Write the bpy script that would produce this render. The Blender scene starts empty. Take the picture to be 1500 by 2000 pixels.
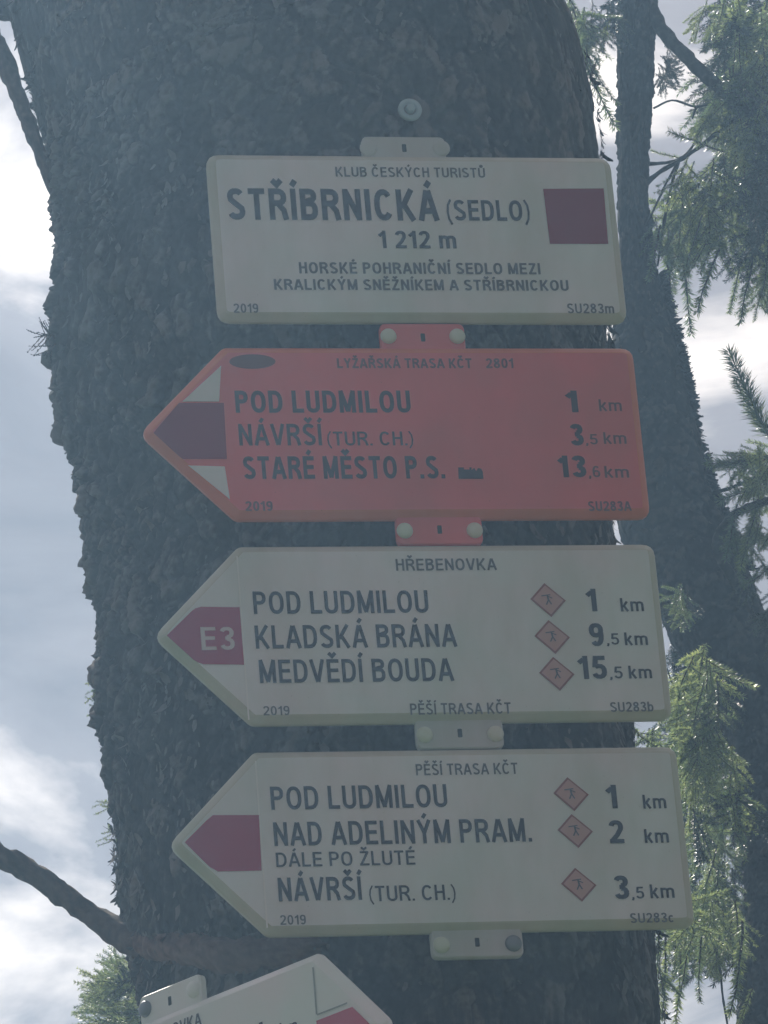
import bpy, math, random, os
import numpy as np
from mathutils import Vector, Matrix

random.seed(7)
rng = np.random.default_rng(11)
sc = bpy.context.scene
col = sc.collection

# ------------------------------------------------------------------ camera
Z0 = 3.475
CAM = np.array([-1.02401, -4.52862, -1.87485 + Z0])
YAW, PITCH, ROLL, FPX = 0.210853, 0.389003, -0.0858173, 10311.3
_d = np.array([math.sin(YAW) * math.cos(PITCH), math.cos(YAW) * math.cos(PITCH), math.sin(PITCH)])
_r = np.array([math.cos(YAW), -math.sin(YAW), 0.0])
_u = np.cross(_r, _d)
CR = _r * math.cos(ROLL) + _u * math.sin(ROLL)
CU = -_r * math.sin(ROLL) + _u * math.cos(ROLL)
cd = bpy.data.cameras.new('camera')
cam = bpy.data.objects.new('camera', cd)
col.objects.link(cam)
cam.matrix_world = Matrix(((CR[0], CU[0], -_d[0], CAM[0]), (CR[1], CU[1], -_d[1], CAM[1]),
                           (CR[2], CU[2], -_d[2], CAM[2]), (0, 0, 0, 1)))
cd.sensor_fit = 'VERTICAL'
cd.sensor_height = 24.0
cd.lens = FPX * 24.0 / 2000.0
cd.clip_start, cd.clip_end = 0.05, 500
sc.camera = cam

# ------------------------------------------------------------------ sun, sky, exposure
SUN_AZ, SUN_EL = math.radians(-3), math.radians(46)      # azimuth from +Y towards +X
sd = np.array([math.sin(SUN_AZ) * math.cos(SUN_EL), math.cos(SUN_AZ) * math.cos(SUN_EL), math.sin(SUN_EL)])
sl = bpy.data.lights.new('sun', 'SUN')
sl.energy, sl.angle, sl.color = 4.4, math.radians(0.6), (1.0, 0.93, 0.82)
so = bpy.data.objects.new('sun', sl)
so.rotation_euler = Vector(sd).to_track_quat('Z', 'Y').to_euler()
so.location = (-6, 8, 10)
col.objects.link(so)

w = bpy.data.worlds.new('World')
sc.world = w
w.use_nodes = True
nt = w.node_tree
nt.nodes.clear()
N, L = nt.nodes.new, nt.links.new
sky = N('ShaderNodeTexSky')
sky.sky_type = 'NISHITA'
sky.sun_disc = False
sky.sun_elevation, sky.sun_rotation = SUN_EL, SUN_AZ
b1 = N('ShaderNodeBackground'); b1.inputs[1].default_value = 0.06
L(sky.outputs[0], b1.inputs[0])
tc = N('ShaderNodeTexCoord')
mp = N('ShaderNodeMapping'); mp.inputs['Scale'].default_value = (1, 1, 1.9)
mp.inputs['Location'].default_value = (11.18337, 11.14775, 18.36534)
L(tc.outputs['Generated'], mp.inputs[0])
nz = N('ShaderNodeTexNoise'); nz.inputs['Scale'].default_value = 11.3684; nz.inputs['Detail'].default_value = 7; nz.inputs['Roughness'].default_value = 0.52
nz.inputs['Distortion'].default_value = 0.35
L(mp.outputs[0], nz.inputs[0])
cr = N('ShaderNodeValToRGB')
cr.color_ramp.elements[0].position = 0.36; cr.color_ramp.elements[0].color = (0.175, 0.150, 0.155, 1)
cr.color_ramp.elements[1].position = 0.64; cr.color_ramp.elements[1].color = (1.10, 0.97, 0.87, 1)
e = cr.color_ramp.elements.new(0.5); e.color = (0.285, 0.25, 0.255, 1)
L(nz.outputs[0], cr.inputs[0])
dot = N('ShaderNodeVectorMath'); dot.operation = 'DOT_PRODUCT'; dot.inputs[1].default_value = tuple(sd)
nrm = N('ShaderNodeVectorMath'); nrm.operation = 'NORMALIZE'
L(tc.outputs['Generated'], nrm.inputs[0]); L(nrm.outputs[0], dot.inputs[0])
cl = N('ShaderNodeMath'); cl.operation = 'MAXIMUM'; cl.inputs[1].default_value = 0.0
L(dot.outputs['Value'], cl.inputs[0])
pw = N('ShaderNodeMath'); pw.operation = 'POWER'; pw.inputs[1].default_value = 3.5
L(cl.outputs[0], pw.inputs[0])
ml = N('ShaderNodeMath'); ml.operation = 'MULTIPLY_ADD'; ml.inputs[1].default_value = 1.05; ml.inputs[2].default_value = 0.38
L(pw.outputs[0], ml.inputs[0])
b2 = N('ShaderNodeBackground')
L(cr.outputs[0], b2.inputs[0]); L(ml.outputs[0], b2.inputs[1])
nz2 = N('ShaderNodeTexNoise'); nz2.inputs['Scale'].default_value = 3.0; nz2.inputs['Detail'].default_value = 4
L(mp.outputs[0], nz2.inputs[0])
mr = N('ShaderNodeMapRange'); mr.inputs[1].default_value = -0.1; mr.inputs[2].default_value = 0.12
L(nz2.outputs[0], mr.inputs[0])
mx = N('ShaderNodeMixShader')
L(mr.outputs[0], mx.inputs[0]); L(b1.outputs[0], mx.inputs[1]); L(b2.outputs[0], mx.inputs[2])
wo = N('ShaderNodeOutputWorld'); L(mx.outputs[0], wo.inputs[0])

vs = sc.view_settings
sc.display_settings.display_device = 'sRGB'
vs.view_transform = 'Standard'; vs.look = 'None'; vs.exposure = 0.38; vs.gamma = 1.0; vs.use_curve_mapping = False
sc.render.engine = 'CYCLES'
sc.cycles.use_denoising = True
sc.cycles.max_bounces = 8
sc.cycles.volume_bounces = 0
sc.cycles.transparent_max_bounces = 8
sc.render.film_transparent = False

# ------------------------------------------------------------------ helpers
def ray(px, py):
    v = _d * FPX + CR * (px - 750.0) - CU * (py - 1000.0)
    return v / np.linalg.norm(v)
def at(px, py, Y):
    v = ray(px, py)
    return CAM + v * ((Y - CAM[1]) / v[1])
def ppm(P):                       # pixels of the photograph per metre at a point
    return FPX / float((np.asarray(P) - CAM) @ _d)

def mesh_np(name, V, F, mats, midx=None, smooth=False):
    V = np.asarray(V, np.float32); me = bpy.data.meshes.new(name)
    if isinstance(F, np.ndarray):
        n, k = F.shape
        me.vertices.add(len(V)); me.vertices.foreach_set('co', V.ravel())
        me.loops.add(n * k); me.loops.foreach_set('vertex_index', F.ravel().astype(np.int32))
        me.polygons.add(n); me.polygons.foreach_set('loop_start', np.arange(n, dtype=np.int32) * k)
        me.polygons.foreach_set('loop_total', np.full(n, k, np.int32))
        me.update(calc_edges=True)
    else:
        me.from_pydata([tuple(map(float, v)) for v in V], [], [tuple(map(int, f)) for f in F]); me.update()
    for m in mats: me.materials.append(m)
    if midx is not None: me.polygons.foreach_set('material_index', np.asarray(midx, np.int32))
    if smooth: me.polygons.foreach_set('use_smooth', np.ones(len(me.polygons), bool))
    me.update()
    return me
def link(name, me, parent=None, mat4=None):
    o = bpy.data.objects.new(name, me); col.objects.link(o)
    if parent is not None: o.parent = parent
    if mat4 is not None: o.matrix_local = mat4
    return o
def tag(o, label=None, cat=None, group=None, kind=None):
    for k, v in (('label', label), ('category', cat), ('group', group), ('kind', kind)):
        if v: o[k] = v
    return o
def empty(name, loc=(0, 0, 0)):
    o = bpy.data.objects.new(name, None); col.objects.link(o); o.location = loc
    o.empty_display_size = 0.05
    return o

def _h(i, j, s):
    n = (i.astype(np.int64) * 374761393 + j.astype(np.int64) * 668265263 + s * 1442695041) & 0x7fffffff
    n = ((n ^ (n >> 13)) * 1274126177) & 0x7fffffff
    n = ((n ^ (n >> 16)) * 2246822519) & 0x7fffffff
    return ((n ^ (n >> 15)) & 0xffffff) / float(0xffffff)
def vnoise(x, y, s=0):
    i, j = np.floor(x), np.floor(y); fx, fy = x - i, y - j
    fx = fx * fx * (3 - 2 * fx); fy = fy * fy * (3 - 2 * fy)
    i = i.astype(int); j = j.astype(int)
    a, b, c, d = _h(i, j, s), _h(i + 1, j, s), _h(i, j + 1, s), _h(i + 1, j + 1, s)
    return (a * (1 - fx) + b * fx) * (1 - fy) + (c * (1 - fx) + d * fx) * fy
def fbm(x, y, o=4, s=0):
    t, a, n = 0, 1.0, 0
    for k in range(o):
        t = t + a * (vnoise(x * 2 ** k, y * 2 ** k, s + k * 17) - .5); n += a; a *= .5
    return t / n
def voro(x, y, s=0):
    i0, j0 = np.floor(x).astype(int), np.floor(y).astype(int)
    f1 = np.full(x.shape, 9.0); f2 = f1.copy(); rid = np.zeros(x.shape); ox = rid.copy(); oy = rid.copy()
    for di in (-1, 0, 1):
        for dj in (-1, 0, 1):
            i, j = i0 + di, j0 + dj
            dx = x - (i + .08 + .84 * _h(i, j, s)); dy = y - (j + .08 + .84 * _h(i, j, s + 5))
            dd = np.hypot(dx, dy)
            nw = dd < f1
            f2 = np.where(nw, f1, np.minimum(f2, dd))
            rid = np.where(nw, _h(i, j, s + 9), rid); ox = np.where(nw, dx, ox); oy = np.where(nw, dy, oy)
            f1 = np.where(nw, dd, f1)
    return f1, f2, rid, ox, oy

def smooth_path(pts, n):
    P = np.asarray(pts, float); d = np.r_[0, np.cumsum(np.linalg.norm(np.diff(P[:, :3], axis=0), axis=1))]
    t = np.linspace(0, d[-1], n)
    m = np.gradient(P, d, axis=0)
    k = np.clip(np.searchsorted(d, t) - 1, 0, len(P) - 2)
    hgt = (d[k + 1] - d[k])[:, None]; u = ((t - d[k])[:, None]) / hgt
    return ((2 * u**3 - 3 * u**2 + 1) * P[k] + (u**3 - 2 * u**2 + u) * hgt * m[k] + (-2 * u**3 + 3 * u**2) * P[k + 1]
            + (u**3 - u**2) * hgt * m[k + 1]), t

def add_tone(me, tone):
    a = me.attributes.new('tone', 'FLOAT', 'POINT'); a.data.foreach_set('value', np.asarray(tone, np.float32).ravel())

def frames(C):
    T = np.gradient(C, axis=0); T /= np.linalg.norm(T, axis=1)[:, None]
    ref = np.array([0, 1.0, 0])
    U = np.cross(T, ref); bad = np.linalg.norm(U, axis=1) < .2
    U[bad] = np.cross(T[bad], np.array([1.0, 0, 0]))
    U /= np.linalg.norm(U, axis=1)[:, None]
    V = np.cross(T, U)
    return T, U, V

def bark_sweep(name, pts, thetas, ts, cell=(.019, .030), amp=1.0, lump=.010, seed=0, mat=None, parent=None, wide=0):
    """pts: rows of x,y,z,r. thetas: angles round the trunk, ts: stations along it (0..1)."""
    P, t = smooth_path(pts, 400)
    tt = np.asarray(ts) * t[-1]
    C = np.stack([np.interp(tt, t, P[:, k]) for k in range(3)], 1); R = np.interp(tt, t, P[:, 3])
    T, U, V = frames(C)
    th = np.asarray(thetas)
    A, B = np.meshgrid(th, tt); RR = np.repeat(R[:, None], len(th), 1)
    Rm = R.mean()
    s = A * Rm
    wx = fbm(s * 28, B * 28, 3, seed + 3) * .030; wy = fbm(s * 28, B * 28, 3, seed + 8) * .040
    f1, f2, rid, ox, oy = voro((s + wx) / cell[0], (B + wy) / cell[1], seed)
    g1, g2, gid, gx, gy = voro((s + wy) / (cell[0] * .42), (B + wx) / (cell[1] * .40), seed + 31)
    crack = np.clip((f2 - f1) / .22, 0, 1) ** .6
    crack2 = np.clip((g2 - g1) / .25, 0, 1) ** .6
    q = np.clip(fbm(s * 3.2 + 9, B * 2.6, 3, seed + 90) * 3.2 + .5, 0, 1)      # smooth patches against flaky ones
    k1, k2, kid, kx, ky = voro((s + wx * 1.4) / (cell[0] * 2.3), (B + wy * 1.3) / (cell[1] * 2.0), seed + 61)
    plate = np.clip((k2 - k1) / .16, 0, 1) ** .5
    q = q * (.30 + 1.0 * np.exp(-(((A + .2) % (2 * math.pi)) / 1.25) ** 2)) if wide else q   # flaky flank, smoother front
    h = amp * (1.25 * q + .22) * (.0042 * crack * (.35 + .9 * rid) + .0030 * (-oy) * crack * (rid - .2) * 1.6 + .0022 * ox * (gid - .5) * 2
               + .0018 * crack2 * (gid - .1) + .0014 * (-gy) * crack2) + amp * ((.55 + .7 * q) if wide else 1.0) * (.0048 * plate * (.3 + .7 * kid) - .0030 * ky * plate * kid)
    h = h + lump * fbm(s * 5 + 3, B * 4, 3, seed + 50) * 2 + amp * .0030 * fbm(s * 90, B * 70, 3, seed + 70)
    rr = RR + h - .006 * amp
    X = C[:, None, :] + rr[..., None] * (np.cos(A)[..., None] * U[:, None, :] + np.sin(A)[..., None] * V[:, None, :])
    n, m = A.shape
    idx = np.arange(n * m).reshape(n, m)
    nx = np.roll(idx, -1, 1)
    F = np.stack([idx[:-1], nx[:-1], nx[1:], idx[1:]], -1).reshape(-1, 4)
    me = mesh_np(name, X.reshape(-1, 3), F, [mat])
    add_tone(me, np.clip(.5 + .55 * (rid - .5) * crack + .45 * (gid - .5) * crack2 - .22 * (1 - crack) - .30 * (1 - plate) + .35 * (kid - .5), 0, 1))
    return link(name, me, parent), (C, R, T, U, V, tt)

def branch_mesh(name, pts, mat, parent, nr=14, step=.006, rough=.0022, seed=0):
    P, t = smooth_path(pts, max(8, int(np.linalg.norm(np.diff(np.asarray(pts)[:, :3], axis=0), axis=1).sum() / step)))
    C, R = P[:, :3], P[:, 3]
    T, U, V = frames(C)
    th = np.linspace(0, 2 * math.pi, nr, endpoint=False)
    A, B = np.meshgrid(th, t)
    fr = np.minimum(rough, R[:, None] * .5)
    rr = R[:, None] + fr * (fbm(A * 3 + seed, B * 90, 3, seed) * 2.4 + 1.2 * (fbm(A * 1.2, B * 22, 2, seed + 4)))
    X = C[:, None, :] + rr[..., None] * (np.cos(A)[..., None] * U[:, None, :] + np.sin(A)[..., None] * V[:, None, :])
    n, m = A.shape; idx = np.arange(n * m).reshape(n, m); nx = np.roll(idx, -1, 1)
    F = np.stack([idx[:-1], nx[:-1], nx[1:], idx[1:]], -1).reshape(-1, 4)
    Vv = np.vstack([X.reshape(-1, 3), C[:1], C[-1:]])
    caps = []
    for q in range(m):
        caps.append([n * m, idx[0, (q + 1) % m], idx[0, q], idx[0, q]])
        caps.append([n * m + 1, idx[-1, q], idx[-1, (q + 1) % m], idx[-1, (q + 1) % m]])
    faces = [tuple(f) for f in F] + [tuple(f[:3]) for f in caps]
    me = mesh_np(name, Vv, faces, [mat], smooth=True)
    add_tone(me, np.clip(.5 + fbm(np.r_[A.ravel(), 0, 0] * 4, np.r_[B.ravel(), 0, 0] * 150, 3, seed + 1), 0, 1))
    return link(name, me, parent)

# ------------------------------------------------------------------ materials
def newmat(name):
    m = bpy.data.materials.new(name); m.use_nodes = True
    t = m.node_tree; return m, t, t.nodes['Principled BSDF'], t.nodes['Material Output']
def bark_mat(name, c0, c1, c2, lichen=(.16, .18, .15), amount=.5):
    m, t, p, o = newmat(name)
    a = t.nodes.new('ShaderNodeAttribute'); a.attribute_name = 'tone'
    tcn = t.nodes.new('ShaderNodeTexCoord')
    n1 = t.nodes.new('ShaderNodeTexNoise'); n1.inputs['Scale'].default_value = 160; n1.inputs['Detail'].default_value = 6
    n2 = t.nodes.new('ShaderNodeTexNoise'); n2.inputs['Scale'].default_value = 7; n2.inputs['Detail'].default_value = 6; n2.inputs['Roughness'].default_value = .65
    for q in (n1, n2): t.links.new(tcn.outputs['Object'], q.inputs[0])
    ad = t.nodes.new('ShaderNodeMath'); ad.operation = 'MULTIPLY_ADD'; ad.inputs[1].default_value = .7
    t.links.new(n1.outputs[0], ad.inputs[0])
    su = t.nodes.new('ShaderNodeMath'); su.operation = 'SUBTRACT'; su.inputs[1].default_value = .35
    t.links.new(a.outputs['Fac'], su.inputs[0]); t.links.new(su.outputs[0], ad.inputs[2])
    r = t.nodes.new('ShaderNodeValToRGB')
    r.color_ramp.elements[0].position = .12; r.color_ramp.elements[0].color = (*c0, 1)
    r.color_ramp.elements[1].position = .88; r.color_ramp.elements[1].color = (*c2, 1)
    r.color_ramp.elements.new(.5).color = (*c1, 1)
    t.links.new(ad.outputs[0], r.inputs[0])
    r2 = t.nodes.new('ShaderNodeValToRGB')
    r2.color_ramp.elements[0].position = .48; r2.color_ramp.elements[0].color = (0, 0, 0, 1)
    r2.color_ramp.elements[1].position = .68; r2.color_ramp.elements[1].color = (amount,) * 3 + (1,)
    t.links.new(n2.outputs[0], r2.inputs[0])
    mx = t.nodes.new('ShaderNodeMix'); mx.data_type = 'RGBA'
    t.links.new(r2.outputs[0], mx.inputs[0]); t.links.new(r.outputs[0], mx.inputs[6]); mx.inputs[7].default_value = (*lichen, 1)
    n3 = t.nodes.new('ShaderNodeTexNoise'); n3.inputs['Scale'].default_value = 3.6; n3.inputs['Detail'].default_value = 5; t.links.new(tcn.outputs['Object'], n3.inputs[0])
    r3 = t.nodes.new('ShaderNodeMapRange'); r3.inputs[1].default_value = .40; r3.inputs[2].default_value = .66; t.links.new(n3.outputs[0], r3.inputs[0])
    mb = t.nodes.new('ShaderNodeMix'); mb.data_type = 'RGBA'; mb.blend_type = 'MULTIPLY'; t.links.new(r3.outputs[0], mb.inputs[0])
    t.links.new(mx.outputs[2], mb.inputs[6]); mb.inputs[7].default_value = (1.15, .94, .86, 1)
    t.links.new(mb.outputs[2], p.inputs['Base Color'])
    p.inputs['Roughness'].default_value = .88
    p.inputs['Specular IOR Level'].default_value = .25
    bp = t.nodes.new('ShaderNodeBump'); bp.inputs['Distance'].default_value = .0015; bp.inputs['Strength'].default_value = .8
    t.links.new(n1.outputs[0], bp.inputs['Height']); t.links.new(bp.outputs[0], p.inputs['Normal'])
    return m
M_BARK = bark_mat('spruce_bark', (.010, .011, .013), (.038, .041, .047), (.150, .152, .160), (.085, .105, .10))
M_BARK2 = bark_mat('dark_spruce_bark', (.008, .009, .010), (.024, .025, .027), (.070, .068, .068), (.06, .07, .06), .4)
M_BRANCH = bark_mat('branch_bark', (.025, .019, .017), (.060, .046, .040), (.12, .092, .08), (.14, .12, .11), .3)
M_WOOD = bark_mat('bare_root_wood', (.05, .034, .030), (.13, .088, .080), (.21, .150, .138), (.10, .10, .10), .5)

def needle_mat(name, c, tl, k):
    m, t, p, o = newmat(name)
    oi = t.nodes.new('ShaderNodeObjectInfo')
    gm = t.nodes.new('ShaderNodeNewGeometry')
    mx = t.nodes.new('ShaderNodeMix'); mx.data_type = 'RGBA'
    av = t.nodes.new('ShaderNodeMath'); av.operation = 'MULTIPLY_ADD'; av.inputs[1].default_value = .5
    hf = t.nodes.new('ShaderNodeMath'); hf.operation = 'MULTIPLY'; hf.inputs[1].default_value = .5
    t.links.new(gm.outputs['Random Per Island'], hf.inputs[0])
    t.links.new(oi.outputs['Random'], av.inputs[0]); t.links.new(hf.outputs[0], av.inputs[2])
    pw_ = t.nodes.new('ShaderNodeMath'); pw_.operation = 'POWER'; pw_.inputs[1].default_value = 2.2; t.links.new(av.outputs[0], pw_.inputs[0]); av = pw_
    t.links.new(av.outputs[0], mx.inputs[0])
    mx.inputs[6].default_value = (c[0] * .6, c[1] * .65, c[2] * .8, 1); mx.inputs[7].default_value = (c[0] * 3.2, c[1] * 2.6, c[2] * 1.9, 1)
    t.links.new(mx.outputs[2], p.inputs['Base Color'])
    p.inputs['Roughness'].default_value = .36; p.inputs['Specular IOR Level'].default_value = .55
    tr = t.nodes.new('ShaderNodeBsdfTranslucent')
    m2 = t.nodes.new('ShaderNodeMix'); m2.data_type = 'RGBA'; t.links.new(av.outputs[0], m2.inputs[0])
    m2.inputs[6].default_value = (tl[0] * .35, tl[1] * .45, tl[2] * .55, 1); m2.inputs[7].default_value = (tl[0] * 2.1, tl[1] * 1.75, tl[2] * 1.6, 1)
    t.links.new(m2.outputs[2], tr.inputs[0])
    ms = t.nodes.new('ShaderNodeMixShader'); ms.inputs[0].default_value = k
    t.links.new(p.outputs[0], ms.inputs[1]); t.links.new(tr.outputs[0], ms.inputs[2]); t.links.new(ms.outputs[0], o.inputs[0])
    return m
M_NEEDLE = needle_mat('spruce_needles', (.050, .092, .038), (.36, .48, .19), .5)
M_NEEDLE_D = needle_mat('dark_spruce_needles', (.022, .042, .026), (.03, .06, .03), .2)  # darker, less translucent copy of the needles
M_TWIG = bark_mat('twig_bark', (.07, .05, .035), (.12, .085, .06), (.18, .13, .09), (.1, .1, .08), .2)

def paint(name, c, rough=.42, stain=.35, chroma=.06):
    """weathered enamel: faint mottling, streaks and specks"""
    m, t, p, o = newmat(name)
    tcn = t.nodes.new('ShaderNodeTexCoord')
    mp_ = t.nodes.new('ShaderNodeMapping'); mp_.inputs['Scale'].default_value = (1, 1, .35)
    t.links.new(tcn.outputs['Object'], mp_.inputs[0])
    n1 = t.nodes.new('ShaderNodeTexNoise'); n1.inputs['Scale'].default_value = 14; n1.inputs['Detail'].default_value = 7; n1.inputs['Roughness'].default_value = .6
    t.links.new(mp_.outputs[0], n1.inputs[0])
    n2 = t.nodes.new('ShaderNodeTexNoise'); n2.inputs['Scale'].default_value = 420; n2.inputs['Detail'].default_value = 2
    t.links.new(tcn.outputs['Object'], n2.inputs[0])
    n3 = t.nodes.new('ShaderNodeTexNoise'); n3.inputs['Scale'].default_value = 9; n3.inputs['Detail'].default_value = 3
    t.links.new(tcn.outputs['Object'], n3.inputs[0])
    def rng_(n, a, b, lo, hi):
        r = t.nodes.new('ShaderNodeMapRange'); t.links.new(n.outputs[0], r.inputs[0])
        for i, v in zip((1, 2, 3, 4), (a, b, lo, hi)): r.inputs[i].default_value = v
        return r
    s1 = rng_(n1, .30, .72, 0, stain)
    s2 = rng_(n2, .74, .82, 0, .55)
    s3 = rng_(n3, .35, .65, -1, 1)
    mx = t.nodes.new('ShaderNodeMix'); mx.data_type = 'RGBA'
    t.links.new(s1.outputs[0], mx.inputs[0]); mx.inputs[6].default_value = (*c, 1)
    mx.inputs[7].default_value = (c[0] * .70, c[1] * .74, c[2] * .66, 1)
    m3 = t.nodes.new('ShaderNodeMix'); m3.data_type = 'RGBA'; m3.blend_type = 'MULTIPLY'
    m3.inputs[0].default_value = 1
    cc = t.nodes.new('ShaderNodeMix'); cc.data_type = 'RGBA'
    r3 = rng_(n3, .35, .65, 0, 1); t.links.new(r3.outputs[0], cc.inputs[0])
    cc.inputs[6].default_value = (1 + chroma, 1 - chroma * .4, 1, 1); cc.inputs[7].default_value = (1 - chroma, 1 + chroma * .4, 1, 1)
    t.links.new(mx.outputs[2], m3.inputs[6]); t.links.new(cc.outputs[2], m3.inputs[7])
    m2 = t.nodes.new('ShaderNodeMix'); m2.data_type = 'RGBA'
    t.links.new(s2.outputs[0], m2.inputs[0]); t.links.new(m3.outputs[2], m2.inputs[6])
    m2.inputs[7].default_value = (c[0] * .35, c[1] * .36, c[2] * .32, 1)
    t.links.new(m2.outputs[2], p.inputs['Base Color'])
    p.inputs['Roughness'].default_value = rough
    bp = t.nodes.new('ShaderNodeBump'); bp.inputs['Distance'].default_value = .0006; bp.inputs['Strength'].default_value = .3
    t.links.new(n1.outputs[0], bp.inputs['Height']); t.links.new(bp.outputs[0], p.inputs['Normal'])
    return m
M_WHITE = paint('white_enamel', (.86, .84, .87), stain=.75)
M_RIM = paint('grimy_rim_enamel', (.66, .63, .56), stain=.9)
M_RIM_R = paint('orange_rim_enamel', (.78, .20, .09), stain=.5)
M_TAB = paint('tab_enamel', (.62, .61, .62), stain=.7)
M_WHITE2 = paint('brightened_white_enamel', (.88, .86, .85), stain=.12)  # brightened white: extra sky light on the turned arrow put into the colour
M_RED = paint('faded_orange_enamel', (.80, .165, .155), chroma=.10)
M_INK = paint('black_print', (.035, .040, .060), rough=.5, stain=.2)
M_INK_S = paint('thin_black_print', (.12, .125, .15), rough=.5, stain=.3)
M_INK_R = paint('black_print_on_orange', (.050, .030, .045), rough=.5, stain=.3)
M_INK_RS = paint('thin_black_print_on_orange', (.17, .07, .07), rough=.5, stain=.3)
M_CRIM = paint('crimson_print', (.42, .035, .10), rough=.45, stain=.3)
M_MAROON = paint('maroon_print', (.27, .026, .055), rough=.45, stain=.3)
M_PINK = paint('bright_crimson_print', (.62, .10, .17), rough=.45, stain=.2)
M_ROUTE = paint('pale_red_print', (.62, .36, .34), rough=.45, stain=.3)
M_ROUTE_E = paint('brick_red_print', (.33, .12, .11), rough=.45, stain=.3)
M_PALE = paint('pale_pink_print', (.72, .60, .62), rough=.45, stain=.2)
M_SEAM = paint('grey_seam', (.40, .40, .42))
M_CAP = paint('off_white_bolt_cap', (.72, .73, .64), rough=.35)
M_HOLE = paint('slot_shade', (.03, .03, .03), rough=.9)
def metal(name, c, rough):
    m, t, p, o = newmat(name)
    n = t.nodes.new('ShaderNodeTexNoise'); n.inputs['Scale'].default_value = 300
    r = t.nodes.new('ShaderNodeMapRange'); r.inputs[3].default_value = rough * .7; r.inputs[4].default_value = rough * 1.4
    t.links.new(n.outputs[0], r.inputs[0]); t.links.new(r.outputs[0], p.inputs['Roughness'])
    p.inputs['Base Color'].default_value = (*c, 1); p.inputs['Metallic'].default_value = .85
    return m
M_ZINC = metal('zinc', (.42, .54, .60), .4); M_ZINC.node_tree.nodes['Principled BSDF'].inputs['Metallic'].default_value = .25
M_STEEL = metal('dull_steel', (.25, .27, .29), .5)

# ------------------------------------------------------------------ ground
n = 90
gx, gy = np.meshgrid(np.linspace(-30, 30, n), np.linspace(-30, 30, n))
gz = fbm(gx * .35, gy * .35, 4, 3) * .5 * np.clip(np.hypot(gx, gy - .3) / 3, 0, 1)
idx = np.arange(n * n).reshape(n, n)
F = np.stack([idx[:-1, :-1], idx[:-1, 1:], idx[1:, 1:], idx[1:, :-1]], -1).reshape(-1, 4)
gm_, t, p, o = newmat('forest_floor')
nn = t.nodes.new('ShaderNodeTexNoise'); nn.inputs['Scale'].default_value = 60; nn.inputs['Detail'].default_value = 8
rr_ = t.nodes.new('ShaderNodeValToRGB'); rr_.color_ramp.elements[0].color = (.05, .045, .03, 1); rr_.color_ramp.elements[1].color = (.10, .14, .06, 1)
t.links.new(nn.outputs[0], rr_.inputs[0]); t.links.new(rr_.outputs[0], p.inputs['Base Color']); p.inputs['Roughness'].default_value = .95
g = link('ground', mesh_np('ground', np.stack([gx, gy, gz], -1).reshape(-1, 3), F, [gm_], smooth=True))
tag(g, kind='structure')

# ------------------------------------------------------------------ main trunk
YC = .305                                         # depth of the trunk's axis behind the signs
sil = [(-900, -120, 900), (-500, -60, 985), (-200, -8, 1040), (0, 24, 1086), (60, 47, 1100), (122, 60, 1118), (175, 78, 1136), (241, 88, 1166), (300, 95, 1176), (450, 114, 1186), (560, 119, 1190),
       (660, 112, 1194), (760, 127, 1195), (900, 162, 1197), (1050, 190, 1199), (1200, 203, 1213), (1400, 208, 1236), (1600, 218, 1262),
       (1780, 238, 1280), (1900, 268, 1292), (2050, 292, 1304), (2400, 340, 1335), (3000, 400, 1400)]
main = empty('spruce_tree', (0.02, .3, 0))
tag(main, 'large spruce trunk with rough flaky grey bark that carries the trail signs', 'tree')
bpy.context.view_layer.update()
def main_local(P): return np.asarray(P) - np.array([0.02, .3, 0])
pts = []
for py, l, r in sil:
    c = at((l + r) / 2, py, YC); k = ppm(c)
    pts.append([*main_local(c), (r - l) / 2 / k])
pts.sort(key=lambda q: q[2])
top = pts[-1]; low = pts[0]
pts.append([top[0] - .05, top[1], top[2] + .9, top[3] * .93]); pts.append([top[0] - .10, top[1], top[2] + 2.0, top[3] * .85])
pts.insert(0, [low[0] + .06, low[1], 1.2, low[3] * 1.04]); pts.insert(0, [low[0] + .08, low[1], .35, low[3] * 1.12]); pts.insert(0, [low[0] + .08, low[1], -.25, low[3] * 1.5])
Pz, tz = smooth_path(pts, 400)
def t_of_z(z): return np.interp(z, Pz[:, 2], tz) / tz[-1]
ta, tb = t_of_z(at(700, 2060, YC)[2] - .03), t_of_z(at(700, -60, YC)[2] + .03)
ts = np.r_[np.linspace(0, ta, 130, endpoint=False), np.linspace(ta, tb, 560, endpoint=False), np.linspace(tb, 1, 70)]
# T ~ +Z, U = T x Y = -X, V = T x U = -Y : front (towards camera) is theta = +90 deg
th = np.r_[np.linspace(-.45, math.pi + .45, 560, endpoint=False), np.linspace(math.pi + .45, 2 * math.pi - .45, 70, endpoint=False)]
_, MT = bark_sweep('trunk', pts, th, ts, seed=1, mat=M_BARK, parent=main, wide=1, amp=1.15, lump=.007)

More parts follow.
